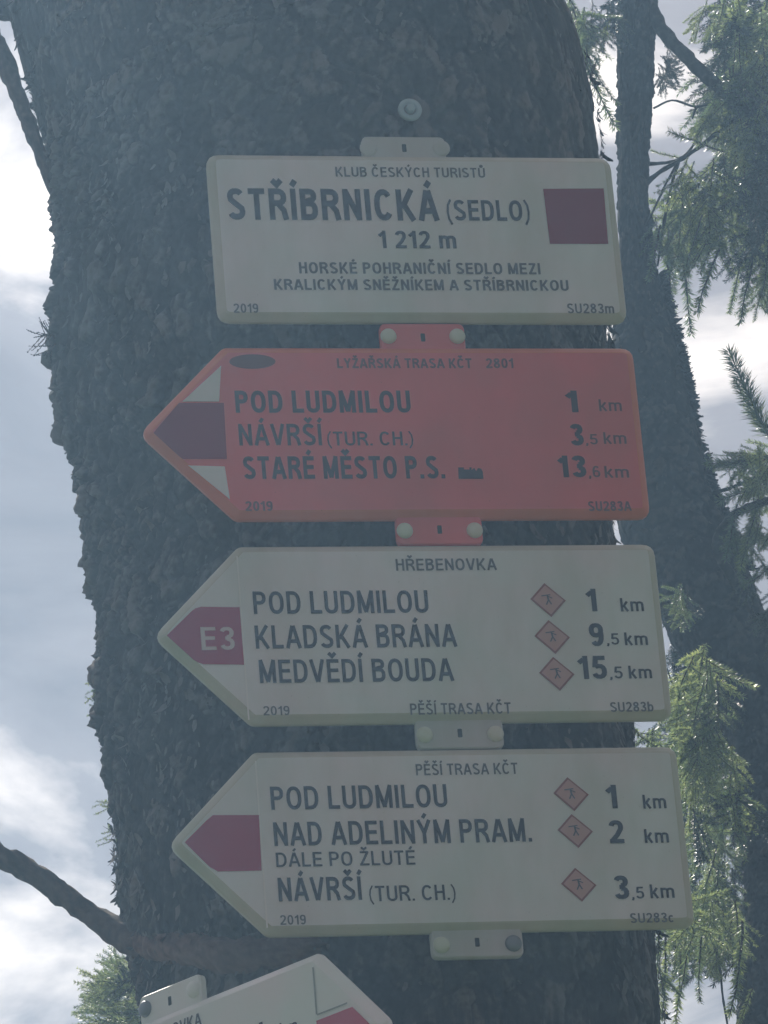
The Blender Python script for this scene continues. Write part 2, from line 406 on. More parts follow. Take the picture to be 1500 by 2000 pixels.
def chips(name, tr, parent, count, lo, hi, size=(.005, .015), lift=(.15, 1.1), th_fn=None, mat=None, seed=3, rad=0.0):
    """loose curled bark scales standing off the trunk"""
    r_ = np.random.default_rng(seed)
    C, R, T, U, V, tt = tr
    Vs, Fs, tone = [], [], []
    sel = np.where((C[:, 2] > lo) & (C[:, 2] < hi))[0]
    for q in range(count):
        for _try in range(8):
            i = r_.choice(sel); a = th_fn(r_)
            if float(vnoise(np.array([a * 5.0]), np.array([tt[i] * 17.0]), 77)[0]) > r_.uniform(.30, .75): break
        s = r_.uniform(*size) ; wdt = s * r_.uniform(.5, 1.1)
        nrm_ = math.cos(a) * U[i] + math.sin(a) * V[i]; tang = -math.sin(a) * U[i] + math.cos(a) * V[i]
        base = C[i] + nrm_ * (R[i] - .002 + rad)
        up = T[i] * (1 if r_.random() < .35 else -1)
        up = up * math.cos(.0) + tang * r_.uniform(-.8, .8); up /= np.linalg.norm(up)
        sd_ = np.cross(up, nrm_)
        la = r_.uniform(*lift); n0 = len(Vs)
        for k, (f, wd, dp) in enumerate(((-.3, .9, -.15), (.35, 1.0, .10), (.8, .75, .45), (1.15, .25, .95))):
            c = base + up * (s * f * math.cos(la * .6)) + nrm_ * (s * (dp * math.sin(la) * 1.2) + .001)
            Vs += [c - sd_ * wdt * wd * .5 * r_.uniform(.6, 1.2), c + sd_ * wdt * wd * .5 * r_.uniform(.6, 1.2)]
        for k in range(3): Fs.append([n0 + 2 * k, n0 + 2 * k + 1, n0 + 2 * k + 3, n0 + 2 * k + 2])
        tone += [r_.uniform(.2, 1)] * 8
    me = mesh_np(name, np.array(Vs), np.array(Fs), [mat]); add_tone(me, tone)
    o = link(name, me, parent); tag(o, kind='stuff')
    return o
zlo, zhi = at(700, 2080, YC)[2], at(700, -80, YC)[2]
chips('bark_scales', MT, main, 5200, zlo, zhi, size=(.003, .010), lift=(.05, .5), mat=M_BARK, th_fn=lambda r_: r_.uniform(-.5, math.pi + .5))
chips('bark_flakes', MT, main, 1300, zlo, zhi, size=(.0035, .012), lift=(.2, 1.2), mat=M_BARK, seed=8,
      th_fn=lambda r_: r_.choice([r_.uniform(-.35, .55), r_.uniform(math.pi - .3, math.pi + .35)]))

# branches of the main trunk
def pathpx(rows, off=np.zeros(3)):
    out = []
    for px, py, Y, wpx in rows:
        P = at(px, py, Y); out.append([*(P - off), wpx / 2 / ppm(P)])
    return out
MO = np.array([0.02, .3, 0])
branch_mesh('branch', pathpx([(-420, 1440, .30, 66), (-200, 1560, .33, 58), (0, 1675, .34, 45), (65, 1708, .34, 45), (130, 1754, .335, 45), (190, 1796, .325, 46), (235, 1824, .31, 56), (285, 1846, .285, 72), (330, 1856, .26, 84)], MO), M_BRANCH, main, seed=3, rough=.0035)
branch_mesh('branch', pathpx([(-200, -420, .5, 90), (-90, -40, .42, 66), (-20, 70, .36, 50), (10, 126, .35, 38), (28, 172, .34, 29), (45, 212, .33, 27), (62, 255, .32, 26), (83, 308, .32, 26), (108, 365, .32, 30), (150, 430, .33, 30)], MO), M_BRANCH, main, seed=5, rough=.004)
branch_mesh('limb', pathpx([(-500, -260, .75, 150), (-250, -160, .62, 150), (-60, -70, .45, 190), (60, -55, .38, 190), (180, 0, .32, 170)], MO), M_BARK, main, nr=40, step=.004, seed=6, rough=.009)
# bare ledge of wood crossing the front under the lowest arrow
branch_mesh('bare_wood_ledge', pathpx([(262, 1834, .300, 40), (300, 1844, .262, 60), (370, 1855, .196, 66), (450, 1864, .150, 70), (530, 1862, .117, 64), (600, 1852, .096, 46), (670, 1838, .092, 16)], MO), M_WOOD, main, seed=9, nr=22, step=.003, rough=.0035)

# ------------------------------------------------------------------ second tree
T2 = np.array([.62, 1.7, 0])
second = empty('spruce_tree', tuple(T2))
tag(second, 'slender leaning spruce behind the sign trunk with drooping green branches', 'tree')
Y2 = 1.7
rows2 = [(1236, -700, 66), (1240, -300, 72), (1243, 0, 78), (1241, 160, 72), (1237, 300, 62), (1237, 420, 66), (1246, 540, 84), (1256, 640, 120), (1262, 760, 160), (1280, 880, 180), (1300, 990, 190),
         (1338, 1080, 196), (1386, 1180, 192), (1436, 1290, 182), (1486, 1400, 170), (1520, 1530, 164), (1534, 1680, 162), (1535, 1820, 164), (1528, 2000, 172), (1530, 2300, 190), (1545, 3200, 240)]
p2 = [[*(at(a, b, Y2) - T2), w_ / 2 / ppm(at(a, b, Y2))] for a, b, w_ in rows2][::-1]
p2.insert(0, [p2[0][0], p2[0][1], -.2, p2[0][3] * 1.4]) if p2[0][2] > 0 else None
p2.append([p2[-1][0] - .02, p2[-1][1], 7.2, p2[-1][3] * .5])
Pq, tq = smooth_path(p2, 400)
def tq_of_z(z): return np.interp(z, Pq[:, 2], tq) / tq[-1]
ta, tb = tq_of_z(at(1500, 2050, Y2)[2]), tq_of_z(at(1240, -50, Y2)[2])
ts = np.r_[np.linspace(0, ta, 60, endpoint=False), np.linspace(ta, tb, 620, endpoint=False), np.linspace(tb, 1, 30)]
th = np.r_[np.linspace(-.4, math.pi + .4, 110, endpoint=False), np.linspace(math.pi + .4, 2 * math.pi - .4, 24, endpoint=False)]
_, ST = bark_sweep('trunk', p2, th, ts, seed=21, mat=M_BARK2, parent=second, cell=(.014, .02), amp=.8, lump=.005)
chips('bark_flakes', ST, second, 900, at(1500, 2050, Y2)[2], at(1262, 560, Y2)[2], size=(.003, .008), lift=(.2, 1.2), mat=M_BARK2, seed=12,
      th_fn=lambda r_: r_.uniform(-.4, math.pi + .4))
chips('lichen_fringe', ST, second, 2600, at(1440, 1150, Y2)[2], at(1262, 540, Y2)[2], size=(.005, .013), lift=(.8, 1.5), mat=M_BARK2, seed=14,
      th_fn=lambda r_: math.pi + r_.uniform(-.45, .35))

# ------------------------------------------------------------------ needles
def shoot(Vs, Fs, Ms, p0, d, L_, r_, nlen=.015, dens=900, droop=0.0, twr=.0013):
    """a twig from p0 along d, with pointed needles all round; appended to the lists"""
    d = np.asarray(d, float); d /= np.linalg.norm(d)
    seg = max(3, int(L_ / .02)); C = [np.asarray(p0, float)]; D = [d]
    for i in range(seg):
        dn = D[-1] + np.array([r_.normal(0, .05), r_.normal(0, .05), -droop / seg + r_.normal(0, .03)]); dn /= np.linalg.norm(dn)
        C.append(C[-1] + dn * L_ / seg); D.append(dn)
    C = np.array(C); D = np.array(D)
    up = np.array([0, 0, 1.0]) if abs(D[0][2]) < .9 else np.array([1.0, 0, 0])
    n0 = len(Vs)
    for i in range(seg + 1):
        a = np.cross(D[i], up); a /= np.linalg.norm(a); b = np.cross(D[i], a); rr = twr * (1.25 - .8 * i / seg)
        for k in range(4):
            q = k * math.pi / 2; Vs.append(C[i] + rr * (math.cos(q) * a + math.sin(q) * b))
    for i in range(seg):
        for k in range(4):
            k2 = (k + 1) % 4; Fs.append((n0 + 4 * i + k, n0 + 4 * i + k2, n0 + 4 * i + 4 + k2, n0 + 4 * i + 4 + k)); Ms.append(0)
    for q in range(int(dens * L_)):
        u = r_.random() ** .9 * seg; i = min(int(u), seg - 1); f = u - i
        c = C[i] * (1 - f) + C[i + 1] * f; dd = D[i]
        a = np.cross(dd, up); a /= np.linalg.norm(a); b = np.cross(dd, a)
        ph = r_.uniform(0, 2 * math.pi); rad = math.cos(ph) * a + math.sin(ph) * b
        lean = r_.uniform(.45, .95); ln = nlen * r_.uniform(.7, 1.1) * (1 - .25 * (u / seg) ** 3)
        nd = dd * lean + rad * (1.15 - .4 * lean); nd /= np.linalg.norm(nd)
        sdv = np.cross(nd, rad + .3 * np.array([r_.normal(), r_.normal(), r_.normal()])); sdv /= np.linalg.norm(sdv) + 1e-9
        wd = .0010 * (.015 / nlen) ** .5
        n1 = len(Vs); mid = c + nd * ln * .45
        Vs += [c, mid + sdv * wd, c + nd * ln, mid - sdv * wd]
        Fs.append((n1, n1 + 1, n1 + 2, n1 + 3)); Ms.append(1)
def frond(seed, L_=.2, side=7, nlen=.015, mats=None, dens=1500):
    r_ = np.random.default_rng(seed); Vs, Fs, Ms = [], [], []
    shoot(Vs, Fs, Ms, (0, 0, 0), (0, 0, 1), L_, r_, nlen, dens, twr=.0016)
    for k in range(side):
        z = L_ * (.12 + .68 * (k + r_.random() * .6) / max(side, 1)); a = (k % 2) * math.pi + r_.normal(0, .5)
        d = np.array([math.cos(a), math.sin(a) * .6, r_.uniform(.7, 1.4)])
        shoot(Vs, Fs, Ms, (0, 0, z), d, (L_ - z) * r_.uniform(.5, .85) + .03, r_, nlen, dens, twr=.001)
    return mesh_np('sprig', np.array(Vs), Fs, mats or [M_TWIG, M_NEEDLE], Ms)
FR = [frond(100 + k, .20, 8) for k in range(6)]           # branched fronds
FRD = [frond(130 + k, .20, 9, mats=[M_TWIG, M_NEEDLE_D]) for k in range(3)]
SH = [frond(200 + k, .15, 0, nlen=.016, dens=2200) for k in range(4)]   # single shoots
SB = [frond(240 + k, .15, 0, nlen=.024, dens=3800) for k in range(3)]   # bushy upright shoots
SP = [frond(220 + k, .13, 2, nlen=.012, dens=800) for k in range(3)]    # thin hanging ones
cnt = 0
def place(P0, P1, lib, parent, off, base_len, roll=None, fat=1.0):
    """a sprig from world point P0 to world point P1"""
    P0, P1 = Vector(P0), Vector(P1); v = P1 - P0; s = v.length / base_len
    q = v.to_track_quat('Z', 'Y').to_matrix().to_4x4() @ Matrix.Rotation(roll if roll is not None else random.uniform(0, 6.28), 4, 'Z')
    m = Matrix.Translation(P0 - Vector(off)) @ q @ Matrix.Diagonal((s * fat, s * fat, s, 1))
    return link('sprig', random.choice(lib), parent, m)
def sprig_px(a, b, Y, lib, parent, off, bl, dY=0.0, fat=1.0):
    return place(at(a[0], a[1], Y), at(b[0], b[1], Y + dY), lib, parent, off, bl, fat=fat)

# --- branches of the second tree (pixel rows turned into world points at their depth)
def br(rows, seed, mat=M_BARK2, name='branch', **k): return branch_mesh(name, pathpx(rows, T2), mat, second, seed=seed, nr=9, step=.006, **k)
br([(1246, -60, 1.7, 34), (1285, 45, 1.68, 28), (1340, 110, 1.64, 27), (1420, 182, 1.6, 26), (1500, 236, 1.56, 24), (1640, 300, 1.5, 20)], 31)
br([(1256, 362, 1.7, 10), (1290, 335, 1.67, 8), (1335, 308, 1.64, 9), (1385, 272, 1.62, 9), (1430, 235, 1.6, 8), (1520, 200, 1.6, 7)], 32)
br([(1256, 320, 1.7, 8), (1300, 318, 1.69, 6), (1340, 302, 1.66, 6), (1372, 250, 1.64, 6), (1398, 205, 1.62, 5)], 33, name='twig')
br([(1276, 212, 1.7, 4), (1310, 196, 1.69, 4), (1360, 208, 1.69, 5), (1395, 199, 1.69, 4)], 34, name='twig')
br([(1360, 208, 1.69, 4), (1352, 232, 1.69, 3)], 35, name='twig')
br([(1328, 312, 1.66, 6), (1316, 345, 1.66, 5), (1296, 440, 1.68, 5), (1284, 520, 1.7, 4)], 36, name='twig')
br([(1330, 306, 1.62, 5), (1300, 360, 1.64, 4), (1272, 420, 1.66, 4), (1262, 440, 1.68, 4)], 37, name='twig')
br([(1440, 1150, 1.6, 22), (1412, 1030, 1.45, 18), (1440, 1000, 1.42, 16), (1500, 980, 1.4, 16), (1620, 960, 1.35, 14)], 38)
br([(1372, 918, 1.68, 7), (1420, 906, 1.6, 7), (1500, 892, 1.5, 8), (1600, 880, 1.4, 8)], 39, name='twig')
br([(1392, 965, 1.66, 8), (1440, 948, 1.58, 7), (1500, 926, 1.5, 8), (1600, 905, 1.4, 8)], 40, name='twig')
br([(1396, 1850, 1.2, 6), (1404, 1880, 1.2, 5), (1412, 1950, 1.2, 4), (1424, 2020, 1.2, 4)], 41, name='twig')
br([(1500, 830, 1.45, 9), (1560, 900, 1.4, 10), (1660, 960, 1.35, 12)], 42, name='twig')

# bottle-brush shoots at the right edge
for a, b, Y, f in (((1502, 850), (1412, 695), 1.45, 1.0), ((1515, 893), (1385, 915), 1.5, .9), ((1520, 925), (1394, 962), 1.5, .9), ((1510, 862), (1448, 742), 1.5, .8),
                   ((1530, 965), (1440, 990), 1.4, .9), ((1440, 985), (1420, 1095), 1.42, .8), ((1480, 975), (1456, 1110), 1.42, .8), ((1510, 1100), (1448, 1150), 1.4, .9),
                   ((1530, 1000), (1500, 1080), 1.38, .9), ((1430, 1020), (1452, 1130), 1.45, .7)):
    sprig_px(a, b, Y, SB, second, T2, .15, fat=f * 1.35)
def inside(poly, x, y):
    c = False; j = len(poly) - 1
    for i in range(len(poly)):
        if (poly[i][1] > y) != (poly[j][1] > y) and x < (poly[j][0] - poly[i][0]) * (y - poly[i][1]) / (poly[j][1] - poly[i][1]) + poly[i][0]: c = not c
        j = i
    return c
def curtain(poly, n, Y0, Y1, lib, bl, ln=(90, 150), lean=(-.5, .2), fat=(.95, 1.35), par=None, off=None):
    xs = [p_[0] for p_ in poly]; ys = [p_[1] for p_ in poly]; k = 0
    while k < n:
        x, y = random.uniform(min(xs), max(xs)), random.uniform(min(ys), max(ys))
        if not inside(poly, x, y): continue
        l = random.uniform(*ln); s = random.uniform(*lean); dx, dy = math.sin(s) * l, math.cos(s) * l
        if not inside(poly, x + dx * .8, y + dy * .8): continue
        sprig_px((x, y), (x + dx, y + dy), random.uniform(Y0, Y1), lib, par or second, T2 if off is None else off, bl, dY=random.uniform(-.05, .05), fat=random.uniform(*fat)); k += 1
# upper right crown, hanging fronds
curtain([(1430, -40), (1540, -40), (1540, 640), (1475, 620), (1440, 470), (1400, 330), (1395, 200)], 84, 1.5, 2.1, FR + FRD, .2)
curtain([(1400, 120), (1540, 120), (1540, 560), (1440, 420), (1400, 330)], 26, 1.7, 2.2, FRD, .2)
curtain([(1330, 10), (1440, -40), (1480, 60), (1450, 150), (1370, 110)], 12, 1.6, 1.9, FR + FRD, .2, ln=(70, 110))
curtain([(1278, 320), (1330, 300), (1400, 260), (1440, 330), (1440, 480), (1380, 520), (1300, 560), (1270, 520)], 24, 1.6, 1.85, FR, .2, ln=(80, 130))
curtain([(1372, 190), (1440, 200), (1430, 300), (1370, 260)], 7, 1.6, 1.8, FR, .2, ln=(60, 90), lean=(-1.2, -.2))
for a, b in (((1300, 470), (1312, 640)), ((1330, 480), (1346, 640)), ((1290, 440), (1278, 560)), ((1412, 470), (1358, 610)), ((1445, 520), (1424, 610)), ((1470, 500), (1462, 632)),
             ((1428, 300), (1300, 268)), ((1330, 310), (1272, 290)), ((1372, 420), (1352, 520)), ((1500, 480), (1488, 590)), ((1395, 380), (1400, 500))):
    sprig_px(a, b, random.uniform(1.6, 1.8), SH, second, T2, .15, fat=1.25)
# between the two trunks at the top
curtain([(1085, -40), (1185, -40), (1180, 60), (1150, 110), (1120, 100)], 8, 1.5, 1.8, FR, .2, ln=(80, 120), lean=(-.3, .6))
curtain([(1150, -40), (1215, -40), (1215, 70), (1185, 95), (1155, 60)], 7, 1.6, 1.7, FRD, .2, ln=(60, 90), lean=(-.3, .4))
for a, b in (((1110, 60), (1196, 240)), ((1105, 100), (1150, 225)), ((1120, 20), (1165, 140)), ((1150, 120), (1192, 215)), ((1190, 40), (1172, 100))):
    sprig_px(a, b, 1.6, SH, second, T2, .15, fat=1.1)
curtain([(1450, 1080), (1540, 1060), (1540, 1290), (1470, 1260)], 8, 1.3, 1.5, FRD, .2, ln=(60, 90), lean=(-1.2, .6))
# tufts on the right of the slender stem
curtain([(1275, 90), (1310, 80), (1330, 140), (1310, 190), (1280, 200)], 6, 1.65, 1.75, FRD, .2, ln=(40, 70), lean=(.2, 1.6))
curtain([(1400, 880), (1560, 860), (1560, 1020), (1430, 1010)], 12, 1.35, 1.6, FR, .2, ln=(60, 110), lean=(-1.3, -.1))
curtain([(1430, 1000), (1560, 980), (1500, 1060), (1450, 1110)], 6, 1.35, 1.5, FR, .2, ln=(50, 80), lean=(-.6, .2))
# drooping curtain between sign edge and second trunk
curtain([(1296, 1130), (1345, 1140), (1350, 1220), (1300, 1230)], 6, 1.2, 1.5, FRD + FR[:2], .2, ln=(50, 80))
curtain([(1310, 1300), (1390, 1240), (1420, 1420), (1400, 1560), (1335, 1560), (1325, 1420)], 20, 1.0, 1.5, FR, .2, ln=(80, 140), lean=(-.35, .25))
curtain([(1330, 1480), (1450, 1380), (1450, 1690), (1340, 1700)], 14, 1.1, 1.6, FR + FRD, .2, ln=(80, 130), lean=(-.3, .3))
curtain([(1290, 1760), (1450, 1640), (1450, 1900), (1300, 1930)], 18, 1.1, 1.5, FR, .2, ln=(80, 130), lean=(-.4, .3))
curtain([(1235, 1415), (1290, 1415), (1290, 1475), (1235, 1475)], 4, .9, 1.1, SP, .13, ln=(40, 60), lean=(-1, 1))
curtain([(1355, 1150), (1420, 1280), (1450, 1420), (1390, 1440), (1340, 1300)], 10, 1.75, 2.1, FRD, .2, ln=(90, 150))
curtain([(1300, 1230), (1400, 1230), (1460, 1420), (1460, 1900), (1320, 1900)], 55, 1.75, 2.4, FRD + FR[:2], .2, ln=(100, 170), lean=(-.4, .4))
curtain([(1320, 1330), (1400, 1300), (1420, 1560), (1345, 1600)], 9, .9, 1.2, FR + FRD, .2, ln=(70, 120), lean=(-.4, .3))
curtain([(1235, 1830), (1300, 1830), (1300, 1960), (1240, 1940)], 5, .9, 1.2, FR, .2, ln=(50, 90), lean=(-.3, .3))
for a, b in (((1330, 1860), (1322, 2010)), ((1350, 1840), (1310, 1960)), ((1300, 1830), (1296, 1990)), ((1370, 1830), (1345, 1950)), ((1450, 1800), (1438, 1990)), ((1435, 1760), (1440, 1880)),
             ((1400, 1650), (1385, 1760)), ((1290, 1800), (1282, 1900)), ((1470, 1930), (1440, 2010))):
    sprig_px(a, b, random.uniform(1.1, 1.4), SH, second, T2, .15, fat=1.2)

# --- small spruce behind the left flank of the trunk
T3 = np.array([-.05, 1.0, 0])
third = empty('young_spruce', tuple(T3))
tag(third, 'small bushy spruce top peeking out behind the foot of the sign trunk', 'tree')
st = at(420, 2000, 1.0) - T3
branch_mesh('trunk', [[st[0] + .05, 0, -.1, .035], [st[0] + .02, 0, 1.5, .026], [st[0], 0, st[2], .016], [st[0] - .02, 0, st[2] + .32, .006]], M_BARK2, third, nr=10, step=.03)
for a, b, lib in (((330, 1960), (205, 1890), FR), ((330, 1920), (190, 1925), FR), ((340, 1990), (160, 1985), FR), ((320, 2010), (150, 2030), FR), ((310, 1900), (240, 1868), FR), ((330, 1880), (235, 1880), SH),
                  ((330, 1975), (195, 1905), SH), ((340, 2000), (175, 1955), SH), ((320, 1930), (220, 1872), SH), ((300, 2020), (140, 2000), SH), ((340, 1960), (210, 1950), FR), ((330, 2020), (200, 2020), FR),
                  ((320, 1945), (250, 1885), FR), ((340, 1985), (240, 1935), FR), ((310, 2040), (190, 1975), FR)):
    sprig_px(a, b, random.uniform(.8, 1.1), lib, third, T3, .2 if lib is FR else .15, fat=.85)
for a, b in (((215, 1345), (168, 1325)), ((212, 1340), (172, 1350)), ((215, 1380), (178, 1375)), ((220, 1395), (186, 1402)), ((225, 1570), (192, 1560)), ((230, 1575), (196, 1582)), ((235, 1625), (200, 1622)), ((238, 1640), (205, 1645))):
    place(at(a[0], a[1], .34), at(b[0], b[1], .33), SP, main, MO, .13, fat=1.6)
for a, b in (((110, 650), (68, 662)), ((112, 665), (82, 636)), ((108, 672), (88, 700)), ((108, 655), (80, 650))):
    place(at(a[0], a[1], .30), at(b[0], b[1], .29), [frond(300, .06, 5, nlen=.003, dens=700, mats=[M_TWIG, M_BARK2])], main, MO, .06).name = 'lichen_tuft'

curtain([(150, 2030), (170, 1930), (205, 1885), (245, 1868), (290, 1880), (330, 2040)], 26, .8, 1.15, FR + FRD[:1], .2, ln=(60, 100), lean=(-2.4, -1.2), par=third, off=T3)
# ------------------------------------------------------------------ signs
# a narrow grotesque alphabet drawn stroke by stroke: cap height 1, stroke thickness t
def _arc(cx, cy, rx, ry, a0, a1, n=9, e=2.35):
    out = []
    for a in np.radians(np.linspace(a0, a1, n)):
        c, s_ = math.cos(a), math.sin(a)
        out.append((cx + rx * math.copysign(abs(c) ** (2 / e), c), cy + ry * math.copysign(abs(s_) ** (2 / e), s_)))
    return out
def glyph(ch, t):
    """strokes (point lists) and advance width"""
    g = t / 2; B, Tp = g, 1 - g; l = g
    acc = {'Á': ('A', '/'), 'Í': ('I', '/'), 'Ý': ('Y', '/'), 'É': ('E', '/'), 'Č': ('C', 'v'), 'Ř': ('R', 'v'), 'Š': ('S', 'v'), 'Ž': ('Z', 'v'), 'Ě': ('E', 'v'), 'Ů': ('U', 'o')}
    if ch in acc:
        st, w_ = glyph(acc[ch][0], t); c = (w_ - .13) / 2; k = acc[ch][1]; st = list(st)
        if k == '/': st.append([(c - .03, 1.08), (c + .10, 1.26)])
        elif k == 'v': st.append([(c - .15, 1.27), (c, 1.12), (c + .15, 1.27)])
        else: st.append(_arc(c, 1.17, .085, .085, 0, 360, 11, 2.0))
        return st, w_
    def box(w_): return w_ - g
    if ch == 'A': w = .64; r = box(w); st = [[(g * .6, 0), (w / 2 - g * .25, 1 - g * .3)], [(w - g * .6, 0), (w / 2 + g * .25, 1 - g * .3)], [(w * .24, .31), (w * .76, .31)]]
    elif ch == 'B': w = .58; r = box(w); st = [[(l, 0), (l, 1)], [(l, Tp), (w * .5, Tp)] + _arc(w * .52, .765, r - w * .56, Tp - .765, 90, -90) + [(l, .53)], [(l, .53), (w * .5, .53)] + _arc(w * .52, (.53 + B) / 2, r - w * .52, (.53 - B) / 2, 90, -90) + [(l, B)]]
    elif ch == 'C': w = .62; r = box(w); st = [_arc(w / 2, .5, w / 2 - g, .5 - g, 38, 322, 19)]
    elif ch == 'D': w = .61; r = box(w); st = [[(l, 0), (l, 1)], [(l, Tp), (w * .42, Tp)] + _arc(w * .42, .5, r - w * .42, Tp - .5, 90, -90, 13) + [(l, B)]]
    elif ch == 'E': w = .53; st = [[(l, 0), (l, 1)], [(l, Tp), (w, Tp)], [(l, .52), (w * .94, .52)], [(l, B), (w, B)]]
    elif ch == 'F': w = .50; st = [[(l, 0), (l, 1)], [(l, Tp), (w, Tp)], [(l, .50), (w * .9, .50)]]
    elif ch == 'G': w = .65; r = box(w); st = [_arc(w / 2, .5, w / 2 - g, .5 - g, 40, 300, 17) + [(r, .22), (r, .47), (w * .55, .47)]]
    elif ch == 'H': w = .58; r = box(w); st = [[(l, 0), (l, 1)], [(r, 0), (r, 1)], [(l, .53), (r, .53)]]
    elif ch == 'I': w = t; st = [[(l, 0), (l, 1)]]
    elif ch == 'J': w = .46; r = box(w); st = [[(r, 1), (r, .3)] + _arc(w / 2, .28, w / 2 - g, .28 - g, 0, -170, 8)]
    elif ch == 'K': w = .61; st = [[(l, 0), (l, 1)], [(w - g * .9, 1), (l + g, .40)], [(w * .36, .56), (w - g * .7, 0)]]
    elif ch == 'L': w = .50; st = [[(l, 1), (l, B), (w, B)]]
    elif ch == 'M': w = .72; r = box(w); st = [[(l, 0), (l, 1)], [(r, 0), (r, 1)], [(l, 1), (w / 2, g * .6)], [(r, 1), (w / 2, g * .6)]]
    elif ch == 'N': w = .60; r = box(w); st = [[(l, 0), (l, 1)], [(r, 0), (r, 1)], [(l, 1 - g * .5), (r, g * .5)]]
    elif ch == 'O': w = .65; st = [_arc(w / 2, .5, w / 2 - g, .5 - g, 0, 360, 25)]
    elif ch == 'P': w = .56; r = box(w); st = [[(l, 0), (l, 1)], [(l, Tp), (w * .5, Tp)] + _arc(w * .5, .71, r - w * .5, Tp - .71, 90, -90) + [(l, .71 - (Tp - .71))]]
    elif ch == 'R': w = .60; r = box(w) - .01; m_ = .72; st = [[(l, 0), (l, 1)], [(l, Tp), (w * .5, Tp)] + _arc(w * .5, m_, r - w * .5, Tp - m_, 90, -90) + [(l, 2 * m_ - Tp)], [(w * .48, 2 * m_ - Tp), (w * .80, .30), (w - g * .6, 0)]]
    elif ch in 'S': w = .58; a = w / 2 - g; st = [_arc(w / 2, .735, a * .94, .265 - g, 25, 180, 9) + [(l + .03, .64), (w / 2, .50), (w - g - .02, .36)] + _arc(w / 2, .265, a, .265 - g, 0, -160, 9)]
    elif ch == 'T': w = .55; st = [[(0, Tp), (w, Tp)], [(w / 2, 0), (w / 2, 1)]]
    elif ch == 'U': w = .59; r = box(w); st = [[(l, 1), (l, .32)] + _arc(w / 2, .31, w / 2 - g, .31 - g, 180, 360, 11) + [(r, 1)]]
    elif ch == 'V': w = .60; st = [[(g * .6, 1), (w / 2 - g * .25, g * .3)], [(w - g * .6, 1), (w / 2 + g * .25, g * .3)]]
    elif ch == 'Y': w = .60; st = [[(g * .7, 1), (w / 2, .44)], [(w - g * .7, 1), (w / 2, .44)], [(w / 2, 0), (w / 2, .47)]]
    elif ch == 'Z': w = .55; st = [[(.03, Tp), (w - .02, Tp)], [(w - g * 1.1, Tp), (g * 1.1, B)], [(0, B), (w, B)]]
    elif ch == '0': w = .52; st = [_arc(w / 2, .5, w / 2 - g, .5 - g, 0, 360, 21)]
    elif ch == '1': w = .34; st = [[(w - g, 0), (w - g, 1)], [(w - t * .8, .86), (.02, .70)]]
    elif ch == '2': w = .52; st = [_arc(w / 2, .71, w / 2 - g, .29 - g, 170, -25, 11) + [(w * .55, .36), (l + .01, .13), (l, B)], [(0, B), (w, B)]]
    elif ch == '3': w = .52; st = [_arc(w / 2, .745, w / 2 - g - .01, .255 - g, 165, -90, 11), _arc(w / 2, .27, w / 2 - g, .27 - g, 90, -165, 11), [(w * .38, .515), (w * .56, .515)]]
    elif ch == '5': w = .52; st = [[(w - .04, Tp), (l + .06, Tp), (l + .015, .50)], [(l + .02, .50)] + _arc(w / 2 - .01, .325, w / 2 - g + .01, .325 - g, 120, -160, 12)]
    elif ch == '6': w = .52; st = [_arc(w / 2, .31, w / 2 - g, .31 - g, 0, 360, 17), _arc(w / 2, .5, w / 2 - g, .5 - g, 45, 190, 10) + [(l, .3)]]
    elif ch == '8': w = .52; st = [_arc(w / 2, .755, w / 2 - g - .02, .245 - g, 0, 360, 15), _arc(w / 2, .275, w / 2 - g, .275 - g, 0, 360, 15)]
    elif ch == '9': w = .52; st = [_arc(w / 2, .69, w / 2 - g, .31 - g, 0, 360, 17), _arc(w / 2, .5, w / 2 - g, .5 - g, 10, -135, 10)]
    elif ch == 'k': w = .48; st = [[(l, 0), (l, 1)], [(w - g, .74), (l + g, .33)], [(w * .40, .44), (w - g * .7, 0)]]
    elif ch == 'm': w = .80; r = box(w); h_ = .74; st = [[(l, 0), (l, h_)]] + [[(a, .5)] + _arc((a + b) / 2, .52, (b - a) / 2, h_ - g - .52, 180, 0, 7) + [(b, 0)] for a, b in ((l, w / 2), (w / 2, r))]
    elif ch == 'b': w = .52; st = [[(l, 0), (l, 1)], _arc(w / 2, .37, w / 2 - g, .37 - g, 0, 360, 17)]
    elif ch == 'c': w = .48; st = [_arc(w / 2, .37, w / 2 - g, .37 - g, 40, 320, 15)]
    elif ch == '(': w = .24; st = [[(w, 1.02), (.10, .75), (.06, .42), (.10, .08), (w, -.20)]]
    elif ch == ')': w = .24; st = [[(0, 1.02), (.14, .75), (.18, .42), (.14, .08), (0, -.20)]]
    elif ch == '.': w = t; st = [[(l, 0), (l, t)]]
    elif ch == ',': w = t; st = [[(l, t), (l, 0), (g * .3, -.14)]]
    elif ch == ' ': return [], .30
    return st, w + .13
